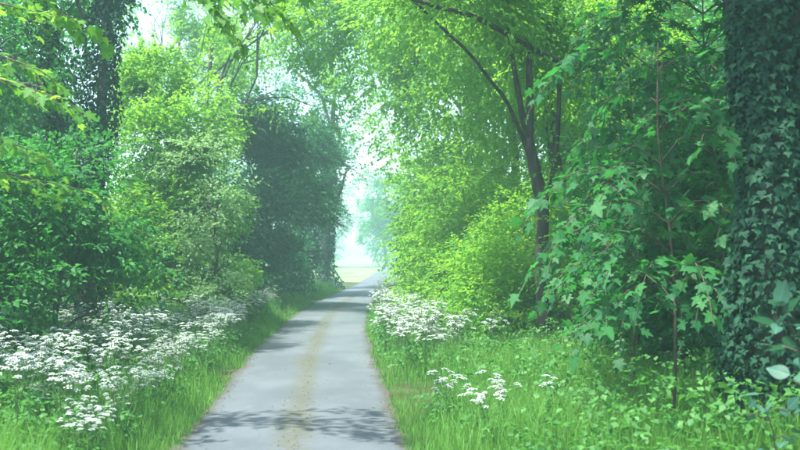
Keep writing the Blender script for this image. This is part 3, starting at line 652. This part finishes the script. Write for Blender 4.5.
# ---- cow parsley ---------------------------------------------------------------------
def parsley_meshes(seed, h, heads, lite=False):
    rg = np.random.default_rng(seed); st, fl, fo = G(), G(), G(); hd = []
    main = curve([(0, 0, -.03), (.02 * rg.normal(), .02 * rg.normal(), h * .4), (.05 * rg.normal(), .05 * rg.normal(), h * .75)], 6)
    tube(st, main, np.linspace(.007, .004, 6), 4)
    for k in range(heads):
        i = int(rg.integers(2, 6)); a = main[i]; th = k * 2.4 + rg.normal() * .3; rr = rg.uniform(.06, .30) * (1.15 - .1 * i)
        c = np.array([math.cos(th) * rr, math.sin(th) * rr, h * rg.uniform(.80, 1.02)]); c[:2] += a[:2]
        tube(st, curve([a, a * .5 + c * .5 + np.array([c[0] - a[0], c[1] - a[1], 0]) * .15, c], 4), [.0035, .003, .003, .0025], 3, cap=False)
        R = rg.uniform(.032, .055); nrm = norm(np.array([c[0] * .9, c[1] * .9, 1.]))
        X = norm(np.cross(nrm, [0.3, 1, 0])); Yv = np.cross(nrm, X)
        nu = 8 if lite else 12; fr = np.sqrt((np.arange(nu) + .4) / nu); ft = np.arange(nu) * 2.4
        pc = c + R * fr[:, None] * (np.cos(ft)[:, None] * X + np.sin(ft)[:, None] * Yv) + nrm * (.03 - .018 * fr[:, None] ** 2)
        one = G()
        for p in pc:                                         # umbellet: small domed disc on its ray
            ph = np.linspace(0, 6.28, 6)[:-1] + rg.uniform(0, 1); e = rg.uniform(.011, .016) * (1.25 if lite else 1)
            ring = p + e * (np.cos(ph)[:, None] * X + np.sin(ph)[:, None] * Yv) - nrm * .004
            tn = rg.random()
            if lite:
                fl.add(ring[:4], [[0, 1, 2], [0, 2, 3]], tn); continue
            for gg in (fl, one): gg.add(np.concatenate([ring, [p + nrm * .003]]), [[q, (q + 1) % 5, 5] for q in range(5)], tn)
        if not lite: hd.append(one.mesh('flower_head', [M_FLOWER]))
        tip = c + nrm * .02
        st.add(np.array([c - X * .002, c + X * .002, tip + X * R * .6, tip - X * R * .6]), [[0, 1, 2], [0, 2, 3]])
    n = 9
    zz = h * rg.uniform(.12, .62, n); th = rg.uniform(0, 6.28, n)
    s = np.stack([0 * zz, 0 * zz, zz], 1); o = np.stack([np.cos(th), np.sin(th), .35 + 0 * th], 1)
    pos, ax, nr, _ = sprays(s, o, .30, 7 if lite else 9, rg, .4)
    put_leaves(fo, pos, ax, nr, rg.uniform(.05, .10, len(pos)), rg.random(len(pos)), T_DIAM)
    return st.mesh('stem', [M_STEM]), fl.mesh('flowers', [M_FLOWER]), fo.mesh('leaves', [M_HERB]), hd
PM = [parsley_meshes(400 + i, h, k) for i, (h, k) in enumerate(((1.0, 17), (.92, 14), (1.08, 19), (.82, 13), (.96, 18), (.70, 6)))]
def parsley(x, y, k, s, rz, tilt, label, group):
    t = thing('cow_parsley', label, 'wildflower', (x, y, float(ground_z(x, y))), group)
    t.rotation_euler = (tilt[0], tilt[1], rz); t.scale = (s, s, s)
    near = y < 31
    for nm, me in zip(('stem', 'flowers', 'leaves'), PM[k]):
        if nm != 'flowers' or not near: obj(nm, me, t)
    if near:
        for me in PM[k][3]: obj('flower_head', me, t)
def scatter(n, dmin, dmax, y0, y1, side, seed, mind, pw=1.0, thr=-9, dp=1.0):
    rg = np.random.default_rng(seed); pts = []; tries = 0
    while len(pts) < n and tries < 40000:
        tries += 1
        y = y0 + (y1 - y0) * rg.random() ** pw; d = dmin + (dmax - dmin) * rg.random() ** dp; x = float(lane(y)) + side * d
        if NZ(np.array([[x * 1.0, y, 3.]]), 1.1)[0] + .5 * rg.normal() < thr: continue
        if all((x - a) ** 2 + (y - b) ** 2 > mind ** 2 for a, b in pts): pts.append((x, y))
    return pts, rg
pts, rg = scatter(190, 1.85, 4.8, 10.6, 36, -1, 41, .16, 1.25, -1.6, 1.25)
for x, y in pts:
    parsley(x, y, int(rg.integers(0, 5)), rg.uniform(.82, 1.1) * (.72 if x > -2.4 and y < 22 else 1), rg.uniform(0, 6.28), .08 * rg.normal(size=2), 'white cow parsley in the drift beside the ivy covered trunks and young maple', 'cow parsley along the left verge')
pts, rg = scatter(72, 1.55, 2.9, 18.5, 42, 1, 42, .17, .9)
for x, y in pts:
    parsley(x, y, int(rg.integers(0, 5)), rg.uniform(.85, 1.1), rg.uniform(0, 6.28), .08 * rg.normal(size=2), 'white cow parsley massed between the lane and the hazel hedge', 'cow parsley along the hazel hedge')
pts, rg = scatter(13, 1.75, 3.1, 12.0, 14.6, 1, 43, .17)
for x, y in pts:
    parsley(x, y, 5, rg.uniform(.85, 1.05), rg.uniform(0, 6.28), .10 * rg.normal(size=2), 'short cow parsley standing in the grass before the saplings', 'short cow parsley in the grass')
pts, rg = scatter(24, 1.7, 3.0, 44, 66, -1, 44, .3)
for x, y in pts:
    parsley(x, y, int(rg.integers(0, 5)), rg.uniform(.75, 1.0), rg.uniform(0, 6.28), .08 * rg.normal(size=2), 'cow parsley in the shade under the dark hollies', 'cow parsley under the hollies')

# the rest of the drift, past counting
def parsley_mass(n, dmin, dmax, y0, y1, side, seed, label, dp=1.2):
    pts, rg = scatter(n, dmin, dmax, y0, y1, side, seed, .13, 1.0, -1.5, dp)
    g = G(); src = []
    for trio in [parsley_meshes(430 + i, h, k, True) for i, (h, k) in enumerate(((1.0, 17), (.92, 14), (1.08, 19), (.82, 13), (.96, 18)))]:
        q = []
        for me in trio[:3]:
            v = np.empty(len(me.vertices) * 3, np.float32); me.vertices.foreach_get('co', v)
            t = np.empty(len(me.loops), np.int32); me.loops.foreach_get('vertex_index', t)
            c = np.empty(len(me.polygons), np.float32); me.attributes['tone'].data.foreach_get('value', c); q.append((v.reshape(-1, 3), t.reshape(-1, 3), c))
        src.append(q)
    for x, y in pts:
        a = rg.uniform(0, 6.28); sc = rg.uniform(.75, 1.05); ca, sa = math.cos(a) * sc, math.sin(a) * sc
        Rm = np.array([[ca, -sa, 0], [sa, ca, 0], [.08 * rg.normal(), .08 * rg.normal(), sc]])
        o = np.array([x, y, float(ground_z(x, y))])
        for mi, (v, t, c) in enumerate(src[int(rg.integers(0, 5))]): g.add(v @ Rm.T + o, t, c, mi)
    tag(obj('cow_parsley_drift', g.mesh('cow_parsley_drift', [M_STEM, M_FLOWER, M_HERB])), label, 'wildflowers', kind='stuff')
parsley_mass(260, 1.75, 6.5, 12, 40, -1, 45, 'dense white drift of cow parsley filling the wide verge below the ivy covered trunks')
parsley_mass(150, 1.6, 3.8, 20, 58, 1, 46, 'dense white strip of cow parsley at the foot of the hazel hedge')

# ---- fallen leaves and petals on the lane (uncountable)
rg = np.random.default_rng(51); n = 1800
y = 8 + 60 * rg.random(n) ** 1.5; k = rg.random(n)
u = np.where(k < .35, .12 * rg.normal(size=n), np.sign(rg.normal(size=n)) * (1 - np.abs(rg.normal(size=n)) * .14)); u = np.clip(u, -1.02, 1.02)
p = np.stack([lane(y) + u * HALF, y, .035 * (1 - u ** 2) + .009], 1)
a = rg.normal(size=(n, 3)) * np.array([1, 1, .12]); nn = np.array([0, 0, 1.]) + .2 * rg.normal(size=(n, 3))
g = G(); put_leaves(g, p, a, nn, rg.uniform(.015, .04, n), rg.random(n), T_DIAM)
tag(obj('leaf_litter', g.mesh('leaf_litter', [M_LITTER])), 'brown fallen leaves scattered over the lane crown and edges', 'leaf litter', kind='stuff')

# ---- haze: fades the distance, teal tint added to lift dark tones
def haze():
    x0, x1, y0, y1, z0, z1 = -290, 290, -70, 490, -1.5, 24
    v = [(x, y, z) for x in (x0, x1) for y in (y0, y1) for z in (z0, z1)]
    f = [(0, 1, 3, 2), (4, 6, 7, 5), (0, 4, 5, 1), (2, 3, 7, 6), (0, 2, 6, 4), (1, 5, 7, 3)]
    me = bpy.data.meshes.new('haze'); me.from_pydata(v, [], f); me.update()
    m, nt, N, L = new_mat('haze_teal_wash'); out = N.new('ShaderNodeOutputMaterial'); pv = N.new('ShaderNodeVolumePrincipled')
    pv.inputs['Color'].default_value = (.55, .90, .86, 1); pv.inputs['Density'].default_value = .0021; pv.inputs['Anisotropy'].default_value = .2
    L.new(pv.outputs[0], out.inputs['Volume']); me.materials.append(m)
    tag(obj('haze', me), 'thin haze over the lane, tinted teal to lift dark tones', 'haze', kind='stuff')
haze()
